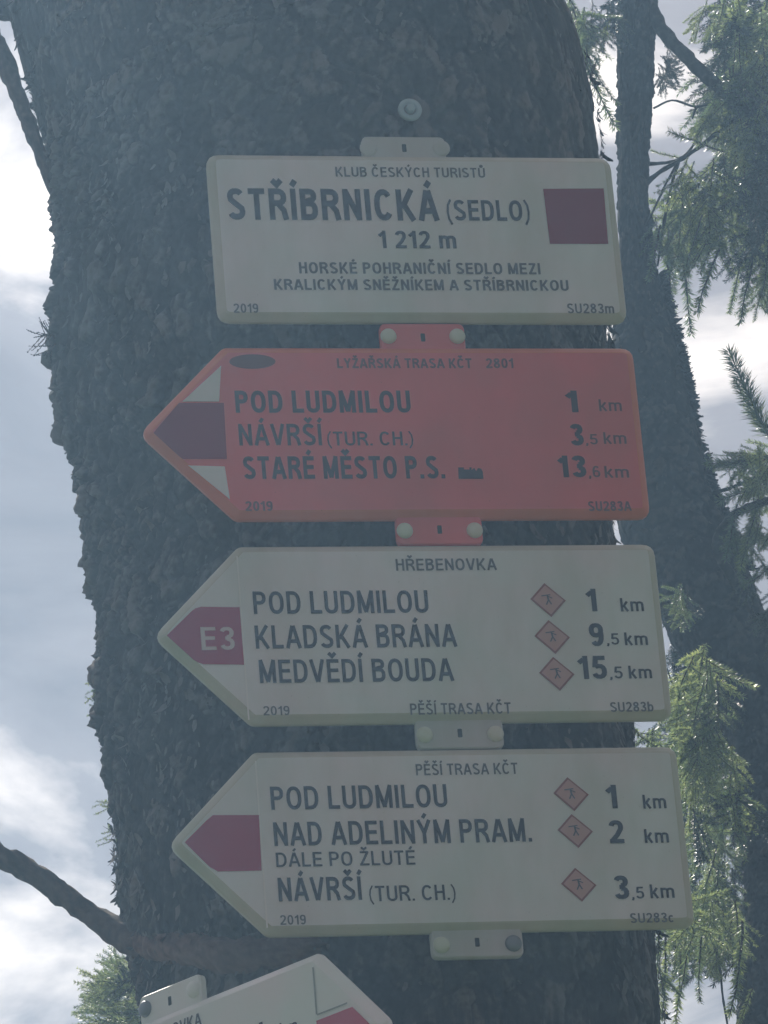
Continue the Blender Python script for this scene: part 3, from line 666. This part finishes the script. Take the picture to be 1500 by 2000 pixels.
def ribbon(P, t):
    P = [np.array(p_, float) for p_ in P]
    P = [P[0]] + [b for a, b in zip(P[:-1], P[1:]) if np.linalg.norm(b - a) > 1e-4]
    closed = np.linalg.norm(P[0] - P[-1]) < 1e-3 and len(P) > 3
    if closed: P = P[:-1]
    n_ = len(P); out = []
    for i in range(n_):
        a = P[i - 1] if (closed or i) else None; c = P[(i + 1) % n_] if (closed or i < n_ - 1) else None
        d1 = (P[i] - a) / np.linalg.norm(P[i] - a) if a is not None else None; d2 = (c - P[i]) / np.linalg.norm(c - P[i]) if c is not None else None
        d1 = d2 if d1 is None else d1; d2 = d1 if d2 is None else d2
        n1 = np.array([-d1[1], d1[0]]); n2 = np.array([-d2[1], d2[0]]); m_ = n1 + n2; m_ = m_ / (np.linalg.norm(m_) + 1e-9)
        k = t / 2 / max(.5, float(m_ @ n1)); out += [P[i] - m_ * k, P[i] + m_ * k]
    F_ = [(2 * i, 2 * ((i + 1) % n_), 2 * ((i + 1) % n_) + 1, 2 * i + 1) for i in range(n_ if closed else n_ - 1)]
    return out, F_
def text_mesh(s, bold):
    t = .135 + bold * 3.2
    V1, F1, x, lay = [], [], 0.0, 0
    for ch in s:
        st, adv = glyph(ch, t)
        for P in st:
            v, f = ribbon(P, t * (.62 if ch in '()' else 1)); n_ = len(V1); lay = (lay + 1) % 7
            V1 += [(a + x, b, lay * .001) for a, b in v]; F1 += [tuple(i + n_ for i in q_) for q_ in f]
        x += adv
    me = bpy.data.meshes.new('lettering'); me.from_pydata(V1, [], F1)
    return me, np.array(V1)
def cap_h(bold): return (0.0, 1.0)

W, H, TIP, S = .402, .1784, .0858, .20556
FACE = -.011
class Plane:
    """local frame of one sign: x along the plate, z up, -y towards the viewer"""
    def __init__(s, origin, hdir=(1, 0, 0)):
        s.o = np.asarray(origin, float); s.h = np.asarray(hdir, float); s.n = np.cross(s.h, (0, 0, 1.0))   # front normal
        s.m = Matrix(((s.h[0], -s.n[0], 0, s.o[0]), (s.h[1], -s.n[1], 0, s.o[1]), (s.h[2], -s.n[2], 1, s.o[2]), (0, 0, 0, 1)))
    def uv(s, px, py, depth=.0115):
        v = ray(px, py); q = s.o + s.n * depth
        P = CAM + v * (((q - CAM) @ s.n) / (v @ s.n))
        return float((P - s.o) @ s.h), float(P[2] - s.o[2])

def rounded(poly, rad, seg=4):
    """poly: convex list of (x,z), rad: one radius per corner"""
    out = []; n_ = len(poly)
    for i in range(n_):
        a, b, c = (np.array(poly[(i + k) % n_], float) for k in (-1, 0, 1))
        r_ = rad[i]; u = (a - b) / np.linalg.norm(a - b); v = (c - b) / np.linalg.norm(c - b)
        ang = math.acos(max(-1, min(1, float(u @ v)))); tl = r_ / math.tan(ang / 2)
        p0, p1 = b + u * tl, b + v * tl
        for k in range(seg + 1):
            f = k / seg; out.append(tuple((1 - f) ** 2 * p0 + 2 * f * (1 - f) * b + f * f * p1))
    return out
def inset(poly, d):
    n_ = len(poly); out = []
    P = np.array(poly)
    for i in range(n_):
        a, b, c = P[i - 1], P[i], P[(i + 1) % n_]
        e1 = b - a; e2 = c - b; e1 /= np.linalg.norm(e1) + 1e-12; e2 /= np.linalg.norm(e2) + 1e-12
        n1 = np.array([e1[1], -e1[0]]); n2 = np.array([e2[1], -e2[0]]); m_ = n1 + n2; m_ /= np.linalg.norm(m_) + 1e-12
        out.append(tuple(b + m_ * d / max(.4, float(m_ @ n1))))
    return out
def shell(name, outline, layers, mat, parent, smooth=False, backcap=True, rim=None):
    """outline clockwise seen from the front (x,z); layers: (inset, y)"""
    Vs, Fs = [], []; n_ = len(outline)
    for d, y in layers:
        for x, z in (inset(outline, d) if d else outline): Vs.append((x, y, z))
    for k in range(len(layers) - 1):
        for i in range(n_):
            j = (i + 1) % n_; Fs.append((k * n_ + i, k * n_ + j, (k + 1) * n_ + j, (k + 1) * n_ + i))
    Fs.append(tuple(range((len(layers) - 1) * n_, len(layers) * n_)))
    if backcap: Fs.append(tuple(reversed(range(n_))))
    me = mesh_np(name, np.array(Vs), Fs, [mat] + ([rim] if rim else []), [1] * (n_ * (len(layers) - 1)) + [0] * (len(Fs) - n_ * (len(layers) - 1)) if rim else None)
    import bmesh
    bm = bmesh.new(); bm.from_mesh(me); bmesh.ops.recalc_face_normals(bm, faces=bm.faces); bm.to_mesh(me); bm.free()
    return link(name, me, parent)
def flat(name, poly, y, mat, parent, th=.0004):
    Vs = [(x, y, z) for x, z in poly] + [(x, y + th, z) for x, z in poly]; n_ = len(poly)
    Fs = [tuple(range(n_))] + [(i, (i + 1) % n_, (i + 1) % n_ + n_, i + n_) for i in range(n_)]
    return link(name, mesh_np(name, np.array(Vs), Fs, [mat]), parent)

def write(name, s, pl, xl, xr, top_, base, mat, parent, bold=.012, y=-.0116):
    """lettering fitted to measured left, right, cap top and base line"""
    me, v = text_mesh(s, bold)
    c0, c1 = cap_h(bold)
    mid = (xl + xr) / 2
    x0, z0 = pl.uv(xl, base); x1, z1 = pl.uv(xr, base); _, zt = pl.uv(mid, top_)
    zb = (z0 + z1) / 2; zt = max(zt, zb + .003)
    sx = (x1 - x0) / (v[:, 0].max() - v[:, 0].min()); sz = (zt - zb) / (c1 - c0)
    X = np.stack([x0 + (v[:, 0] - v[:, 0].min()) * sx, y - v[:, 2] * .02, zb + (v[:, 1] - c0) * sz], 1)
    me.vertices.foreach_set('co', X.ravel().astype(np.float32)); me.materials.clear(); me.materials.append(mat); me.name = name; me.update()
    return link(name, me, parent)

def tab(pl, parent, cx, z0, z1, wd, mat, y=-.0035, bolts=True, slot_patch=True, bolt_z=None, capmat=None, bolt_mats=None, bdx=.0338):
    zc = (z0 + z1) / 2
    r_ = .0065
    out = rounded([(cx - wd / 2, z0), (cx - wd / 2, z1), (cx + wd / 2, z1), (cx + wd / 2, z0)], [r_] * 4)
    tb_ = shell('mounting_tab', out, [(0, y + .006), (0, y), (.0012, y - .0016)], mat, parent)
    if slot_patch:
        sx = .0021; sz = .0042
        o = shell('slot_patch', rounded([(cx - sx, zc - sz), (cx - sx, zc + sz), (cx + sx, zc + sz), (cx + sx, zc - sz)], [.0008] * 4, 2), [(0, y - .0014), (0, y - .0019)], M_HOLE, tb_)  # raised black plate, its colour stands for the shade inside a hole
    for k, sgn in enumerate((-1, 1)) if bolts else ():
        bm_ = (bolt_mats or (M_CAP, M_CAP))[k]
        dome('bolt_cap', (cx + sgn * bdx, y - .0016, bolt_z if bolt_z is not None else zc), .0079, .0050, bm_, parent)
    return tb_
def dome(name, c, r_, h_, mat, parent, ny=None):
    prof = [(0, 1.0), (.45, .95), (.75, .80), (.93, .52), (1.0, .22), (1.0, 0)]
    Vs = [(c[0], c[1] - h_, c[2])]; Fs = []; nn_ = 20
    for f, hh in prof[1:]:
        for k in range(nn_):
            a = 2 * math.pi * k / nn_; Vs.append((c[0] + r_ * f * math.cos(a), c[1] - h_ * hh, c[2] + r_ * f * math.sin(a)))
    for k in range(nn_): Fs.append((0, 1 + k, 1 + (k + 1) % nn_))
    for q in range(len(prof) - 2):
        for k in range(nn_):
            a0, a1 = 1 + q * nn_ + k, 1 + q * nn_ + (k + 1) % nn_; Fs.append((a0, a0 + nn_, a1 + nn_, a1))
    return link(name, mesh_np(name, np.array(Vs), Fs, [mat], smooth=True), parent)

def arrow_outline(sgn=-1, W_=W):
    h_ = H / 2; x = W_ / 2
    P = [(-x, -h_), (-x - TIP, 0), (-x, h_), (x, h_), (x, -h_)]
    R_ = [.010, .012, .010, .012, .012]
    if sgn > 0:
        P = [(-a, b) for a, b in P][::-1]; R_ = R_[::-1]
    return rounded(P, R_)
def sign_base(name, pl, label, outline, mat, cat='sign'):
    e_ = empty(name); e_.matrix_world = pl.m; tag(e_, label, cat, 'trail signs on the spruce trunk')
    shell('board', outline, [(0, 0.0), (0, -.0042), (.0016, -.0062), (.0060, -.0100), (.0078, FACE)], mat, e_, rim={M_WHITE: M_RIM, M_RED: M_RIM_R}.get(mat))
    return e_
def T_(pl, px): return [pl.uv(*q) for q in px]
def walker(pl, parent, cx, cy):
    """the small hiking figure printed in each route diamond"""
    x, z = pl.uv(cx, cy); s = .0062; y = -.0124
    segs = [((-.9, .55), (.5, .75), .17), ((.0, .75), (.15, -.15), .26), ((.15, -.1), (-.25, -.9), .2), ((.15, -.1), (.55, -.85), .2), ((.1, .45), (.75, .15), .15)]
    Vs, Fs = [], []
    for (ax, az), (bx_, bz), wd in segs:
        a = np.array([ax, az]); b = np.array([bx_, bz]); d = (b - a) / np.linalg.norm(b - a); q = np.array([-d[1], d[0]]) * wd / 2
        n0 = len(Vs)
        for c in (a + q, b + q, b - q, a - q): Vs.append((x + c[0] * s, y - .00002 * n0, z + c[1] * s))
        Fs.append((n0, n0 + 1, n0 + 2, n0 + 3))
    link('walker_mark', mesh_np('walker_mark', np.array(Vs), Fs, [M_INK_S]), parent)
def diamond(pl, parent, cx, cy, w_=34, h_=33, mark=True):
    def q(k): return [pl.uv(cx - w_ * k - 1, cy - 2 * k), pl.uv(cx - 8 * k, cy - h_ * k), pl.uv(cx + w_ * k, cy + 1 * k), pl.uv(cx + 6 * k, cy + h_ * k)]
    d = flat('route_mark', q(1.0), -.0116, M_ROUTE_E, parent)
    flat('route_mark_field', q(.86), -.0120, M_ROUTE, d, .0003)
    if mark: walker(pl, d, cx - 2, cy - 1)
    return d

def plane_of(k): return Plane((0, 0, Z0 + (1.5 - k) * S))
DX = (0, .0023, .0027, .0030)
# --- 1 name plate
pl = plane_of(0); hw = .2012
s1 = sign_base('name_plate', pl, 'pale rectangular name plate reading STŘÍBRNICKÁ with a dark red square, topmost on the trunk',
               rounded([(-hw, -H / 2), (-hw, H / 2), (hw, H / 2), (hw, -H / 2)], [.013] * 4), M_WHITE)
tx, _ = pl.uv(793, 300); tab(pl, s1, tx, H / 2 - .004, H / 2 + .0215, .083, M_TAB, y=-.004, bolts=False)
for px in (722, 864):
    x, z = pl.uv(px, 284); dome('bolt_cap', (x, -.0050, z), .0088, .0022, M_TAB, s1)
write('lettering', 'KLUB ČESKÝCH TURISTŮ', pl, 656, 948, 327, 346, M_INK_S, s1, .006)
write('lettering', 'STŘÍBRNICKÁ', pl, 447, 859, 369, 430, M_INK, s1, .015)
write('lettering', '(SEDLO)', pl, 874, 1036, 391, 431, M_INK, s1, .010)
write('lettering', '1 212 m', pl, 740, 892, 451, 485, M_INK, s1, .010)
write('lettering', 'HORSKÉ POHRANIČNÍ SEDLO MEZI', pl, 585, 1056, 513, 535, M_INK_S, s1, .012)
write('lettering', 'KRALICKÝM SNĚŽNÍKEM A STŘÍBRNICKOU', pl, 536, 1111, 546, 567, M_INK_S, s1, .012)
write('lettering', '2019', pl, 457, 505, 593, 611, M_INK_S, s1, .004)
write('lettering', 'SU283m', pl, 1109, 1200, 593, 612, M_INK_S, s1, .004)
q = T_(pl, [(1061, 369), (1179, 368), (1188, 476), (1074, 476)])
flat('red_square', q, -.0116, M_MAROON, s1)
# --- 2 orange ski route arrow
pl = plane_of(1); pl.o[0] += DX[1]; pl = Plane(pl.o)
s2 = sign_base('arrow_sign', pl, 'orange-red trail arrow pointing left with STARÉ MĚSTO as its last line', arrow_outline(), M_RED)
x, _ = pl.uv(829, 660); tab(pl, s2, x, H / 2 - .004, H / 2 + .0262, .083, M_RED, bolt_z=H / 2 + .0122)
x, _ = pl.uv(862, 1045); tab(pl, s2, x, -H / 2 - .0262, -H / 2 + .004, .083, M_RED, y=-.0045, bolt_z=-H / 2 - .0122)
for a, (l, r, t_, b, m_, bo) in {
    'POD LUDMILOU': (461, 803, 763, 806, M_INK_R, .014), 'NÁVRŠÍ': (468, 633, 828, 870, M_INK_R, .006), '(TUR. CH.)': (640, 808, 843, 870, M_INK_R, 0.0),
    'STARÉ MĚSTO P.S.': (477, 870, 891, 935, M_INK_R, .014), '2019': (480, 533, 979, 998, M_INK_RS, .01), 'SU283A': (1150, 1234, 979, 998, M_INK_RS, .01),
    'LYŽAŘSKÁ TRASA KČT': (659, 922, 700, 719, M_INK_RS, .012), '2801': (950, 1003, 700, 719, M_INK_RS, .008)}.items():
    write('lettering', a, pl, l, r, t_, b, m_, s2, bo)
for a, l, r, t_, b, bo in (('1', 1106, 1130, 763, 805, .02), ('km', 1171, 1215, 780, 803, .0), ('3', 1116, 1141, 828, 870, .02), (',5', 1144, 1168, 848, 868, .0), ('km', 1180, 1224, 844, 867, .0),
                           ('13', 1091, 1146, 890, 932, .02), (',6', 1150, 1173, 910, 932, .0), ('km', 1182, 1229, 910, 933, .0)):
    write('lettering', a, pl, l, r, t_, b, M_INK_R if bo else M_INK_RS, s2, bo)
# oval emblem
ec = [(493 + 45 * math.cos(a), 706 + 14 * math.sin(a)) for a in np.linspace(0, 2 * math.pi, 24, endpoint=False)]
em = flat('oval_emblem', T_(pl, ec[::1]), -.0116, M_INK_RS, s2)
# train and bus pictogram after the town name
pg = [(895, 913), (906, 913), (906, 917), (917, 917), (917, 913), (921, 913), (921, 918), (926, 914), (930, 920), (934, 914), (940, 916), (943, 922), (944, 935), (896, 935)]
flat('transport_symbol', T_(pl, pg), -.0116, M_INK_R, s2)
flat('maroon_arrowhead', T_(pl, [(300, 845), (345, 792), (350, 787), (437, 787), (443, 896), (357, 896), (350, 891)]), -.0116, M_MAROON, s2)
flat('white_field', T_(pl, [(432, 714), (356, 784), (428, 784)]), -.0116, M_WHITE, s2)
flat('white_field', T_(pl, [(368, 909), (439, 911), (449, 975)]), -.0116, M_WHITE, s2)
# --- 3 white arrow with E3
def seam(pl, parent, px, w_=3.0, mat=None):
    a, b = px; dx = w_ / 2
    flat('seam', T_(pl, [(a[0] - dx, a[1]), (a[0] + dx, a[1]), (b[0] + dx, b[1]), (b[0] - dx, b[1])]), -.0115, mat or M_WHITE2, parent, .0003)
pl = plane_of(2); pl.o[0] += DX[2]; pl = Plane(pl.o)
s3 = sign_base('arrow_sign', pl, 'pale trail arrow pointing left marked E3 and listing MEDVĚDÍ BOUDA', arrow_outline(), M_WHITE)
for a, l, r, t_, b, m_, bo in (('HŘEBENOVKA', 774, 971, 1091, 1114, M_INK_S, .004), ('POD LUDMILOU', 496, 838, 1154, 1198, M_INK, .006), ('KLADSKÁ BRÁNA', 500, 894, 1220, 1265, M_INK, .006),
                               ('MEDVĚDÍ BOUDA', 508, 888, 1287, 1332, M_INK, .006), ('1', 1146, 1167, 1150, 1194, M_INK, .014), ('km', 1213, 1258, 1168, 1194, M_INK, .004),
                               ('9', 1153, 1181, 1217, 1262, M_INK, .014), (',5', 1185, 1210, 1237, 1259, M_INK, 0), ('km', 1221, 1266, 1235, 1260, M_INK, .004),
                               ('15', 1130, 1187, 1281, 1326, M_INK, .014), (',5', 1191, 1217, 1302, 1325, M_INK, 0), ('km', 1229, 1274, 1300, 1325, M_INK, .004),
                               ('2019', 515, 566, 1379, 1397, M_INK_S, 0), ('PĚŠÍ TRASA KČT', 802, 999, 1373, 1395, M_INK_S, .004), ('SU283b', 1193, 1277, 1371, 1390, M_INK_S, .004)):
    write('lettering', a, pl, l, r, t_, b, m_, s3, bo)
flat('red_arrowhead', T_(pl, [(326, 1241), (374, 1194), (382, 1188), (392, 1185), (468, 1186), (477, 1298), (397, 1297), (386, 1293), (378, 1288)]), -.0115, M_CRIM, s3)
write('lettering', 'E3', pl, 394, 459, 1225, 1270, M_PALE, s3, .005, y=-.0122)
seam(pl, s3, ((463, 1086), (486, 1406)))
for c in ((1071, 1172), (1079, 1244), (1088, 1316)): diamond(pl, s3, *c)
x, _ = pl.uv(902, 1445); tab(pl, s3, x, -H / 2 - .0262, -H / 2 + .004, .083, M_TAB, y=-.0045, bolt_z=-H / 2 - .0124)
# --- 4 white arrow, lowest of the stack
pl = plane_of(3); pl.o[0] += DX[3]; pl = Plane(pl.o)
s4 = sign_base('arrow_sign', pl, 'pale trail arrow pointing left listing NAD ADELINÝM PRAM., lowest of the stacked boards', arrow_outline(), M_WHITE)
for a, l, r, t_, b, m_, bo in (('PĚŠÍ TRASA KČT', 813, 1012, 1491, 1513, M_INK_S, .004), ('POD LUDMILOU', 530, 875, 1534, 1579, M_INK, .006), ('NAD ADELINÝM PRAM.', 536, 1040, 1602, 1648, M_INK, .006),
                               ('DÁLE PO ŽLUTÉ', 540, 812, 1663, 1691, M_INK, 0), ('NÁVRŠÍ', 545, 711, 1713, 1759, M_INK, .008), ('(TUR. CH.)', 722, 891, 1729, 1759, M_INK, 0),
                               ('1', 1185, 1207, 1533, 1579, M_INK, .014), ('km', 1257, 1302, 1552, 1579, M_INK, .004), ('2', 1192, 1220, 1602, 1647, M_INK, .014), ('km', 1260, 1307, 1619, 1646, M_INK, .004),
                               ('3', 1202, 1230, 1710, 1756, M_INK, .014), (',5', 1234, 1259, 1732, 1755, M_INK, 0), ('km', 1271, 1318, 1727, 1754, M_INK, .004),
                               ('2019', 548, 598, 1787, 1806, M_INK_S, .002), ('SU283c', 1232, 1316, 1783, 1802, M_INK_S, .004)):
    write('lettering', a, pl, l, r, t_, b, m_, s4, bo)
flat('red_arrowhead', T_(pl, [(361, 1645), (404, 1602), (416, 1592), (506, 1592), (511, 1700), (426, 1702), (410, 1693)]), -.0115, M_CRIM, s4)
seam(pl, s4, ((499, 1486), (522, 1812)))
for c in ((1116, 1551), (1124, 1623), (1131, 1728)): diamond(pl, s4, *c)
x, _ = pl.uv(936, 1855); tab(pl, s4, x, -H / 2 - .0245, -H / 2 + .004, .086, M_TAB, y=-.0045, bolt_z=-H / 2 - .0122, bolt_mats=(M_CAP, M_STEEL))
# --- 5 right-pointing arrow round the flank of the trunk
A5 = math.radians(-57.0)
h5 = (math.cos(A5), math.sin(A5), 0)
tc5 = at(343, 1979, .09)                                   # where the tab meets the plate
pl = Plane((tc5[0], tc5[1], tc5[2] - H / 2), h5)
s5 = sign_base('arrow_sign', pl, 'brighter-lit trail arrow pointing right, mostly cut off below the others round the left flank', arrow_outline(1), M_WHITE2)
x5 = 0.0
tab(pl, s5, x5, H / 2 - .004, H / 2 + .026, .085, M_WHITE2, y=-.0045, bolt_z=H / 2 + .0125, bolt_mats=(M_STEEL, M_WHITE2))
def loc(name, s, x0, x1, zt, zb, m_, bo):
    me, v = text_mesh(s, bo); c0, c1 = cap_h(bo)
    X = np.stack([x0 + (v[:, 0] - v[:, 0].min()) * (x1 - x0) / np.ptp(v[:, 0]), -.0116 - v[:, 2] * .02, zb + (v[:, 1] - c0) * (zt - zb) / (c1 - c0)], 1)
    me.vertices.foreach_set('co', X.ravel().astype(np.float32)); me.materials.clear(); me.materials.append(m_); me.update(); link(name, me, s5)
loc('lettering', 'HŘEBENOVKA', -.051, .047, H / 2 - .0135, H / 2 - .0255, M_INK_S, .008)
loc('lettering', '1', .118, .128, H / 2 - .045, H / 2 - .068, M_INK, .014)
loc('lettering', 'km', .150, .173, H / 2 - .053, H / 2 - .068, M_INK, .004)
flat('route_mark', [(.087 + a, H / 2 - .056 + b) for a, b in ((-.017, 0), (0, .017), (.017, 0), (0, -.017))], -.0116, M_PINK, s5)
def seg5(a, b, w_=.0022):
    a, b = np.array(a), np.array(b); d = (b - a) / np.linalg.norm(b - a); q_ = np.array([-d[1], d[0]]) * w_ / 2
    flat('seam', [tuple(a + q_), tuple(b + q_), tuple(b - q_), tuple(a - q_)], -.0118, M_SEAM, s5, .0003)
xs = W / 2 - .002
seg5((xs, H / 2 - .014), (xs, H / 2 - .058), .0016); seg5((xs + .001, H / 2 - .0585), (xs + .040, H / 2 - .0585), .0013)
flat('red_arrowhead', [(xs - .001, .0255), (xs - .001, -.0255), (xs + .046, -.0255), (xs + .070, 0), (xs + .046, .0255)], -.0116, M_PINK, s5)

# --- washer and screw in the trunk above the plates
cpt = at(800, 216, .012)
e = empty('screw', tuple(cpt)); tag(e, 'zinc screw with a round washer driven into the bark above the name plate', 'screw')
def ring(name, r0, r1, y0, y1, mat):
    Vs, Fs = [], []; nn_ = 32
    for rr, yy in ((r1, y1), (r1, y0), ((r0 + r1) / 2, y0 - .0006), (r0, y0), (r0, y1)):
        for k in range(nn_):
            a = 2 * math.pi * k / nn_; Vs.append((rr * math.cos(a), yy, rr * math.sin(a)))
    for q_ in range(4):
        for k in range(nn_): Fs.append((q_ * nn_ + k, q_ * nn_ + (k + 1) % nn_, (q_ + 1) * nn_ + (k + 1) % nn_, (q_ + 1) * nn_ + k))
    return link(name, mesh_np(name, np.array(Vs), Fs, [mat], smooth=True), e)
ring('washer', .0062, .0118, -.003, .0, M_ZINC)
ring('washer_plate', .0005, .0075, -.0012, .002, M_STEEL)
hx = [(.0048 * math.cos(a), .0048 * math.sin(a)) for a in np.linspace(0, -2 * math.pi, 6, endpoint=False)]
shell('screw_head', hx, [(0, .001), (0, -.0065), (.001, -.0075)], M_ZINC, e)
ring('shank', .0001, .0030, .001, .05, M_STEEL)

# ------------------------------------------------------------------ scattering volume added to imitate the veil of lens flare
Vs = [(x, y, z) for x in (-31, 31) for y in (-31, 31) for z in (-1.6, 7.6)]
Fs = [(0, 1, 3, 2), (4, 6, 7, 5), (0, 4, 5, 1), (2, 3, 7, 6), (0, 2, 6, 4), (1, 5, 7, 3)]
hm = bpy.data.materials.new('flare_veil_air'); hm.use_nodes = True; t = hm.node_tree; t.nodes.clear()
pv = t.nodes.new('ShaderNodeVolumePrincipled'); pv.inputs['Color'].default_value = (.42, .68, 1.0, 1); pv.inputs['Density'].default_value = .0165; pv.inputs['Anisotropy'].default_value = .6
oo = t.nodes.new('ShaderNodeOutputMaterial'); t.links.new(pv.outputs[0], oo.inputs['Volume'])
hz = link('flare_haze', mesh_np('flare_haze', np.array(Vs, float), Fs, [hm])); tag(hz, kind='stuff')
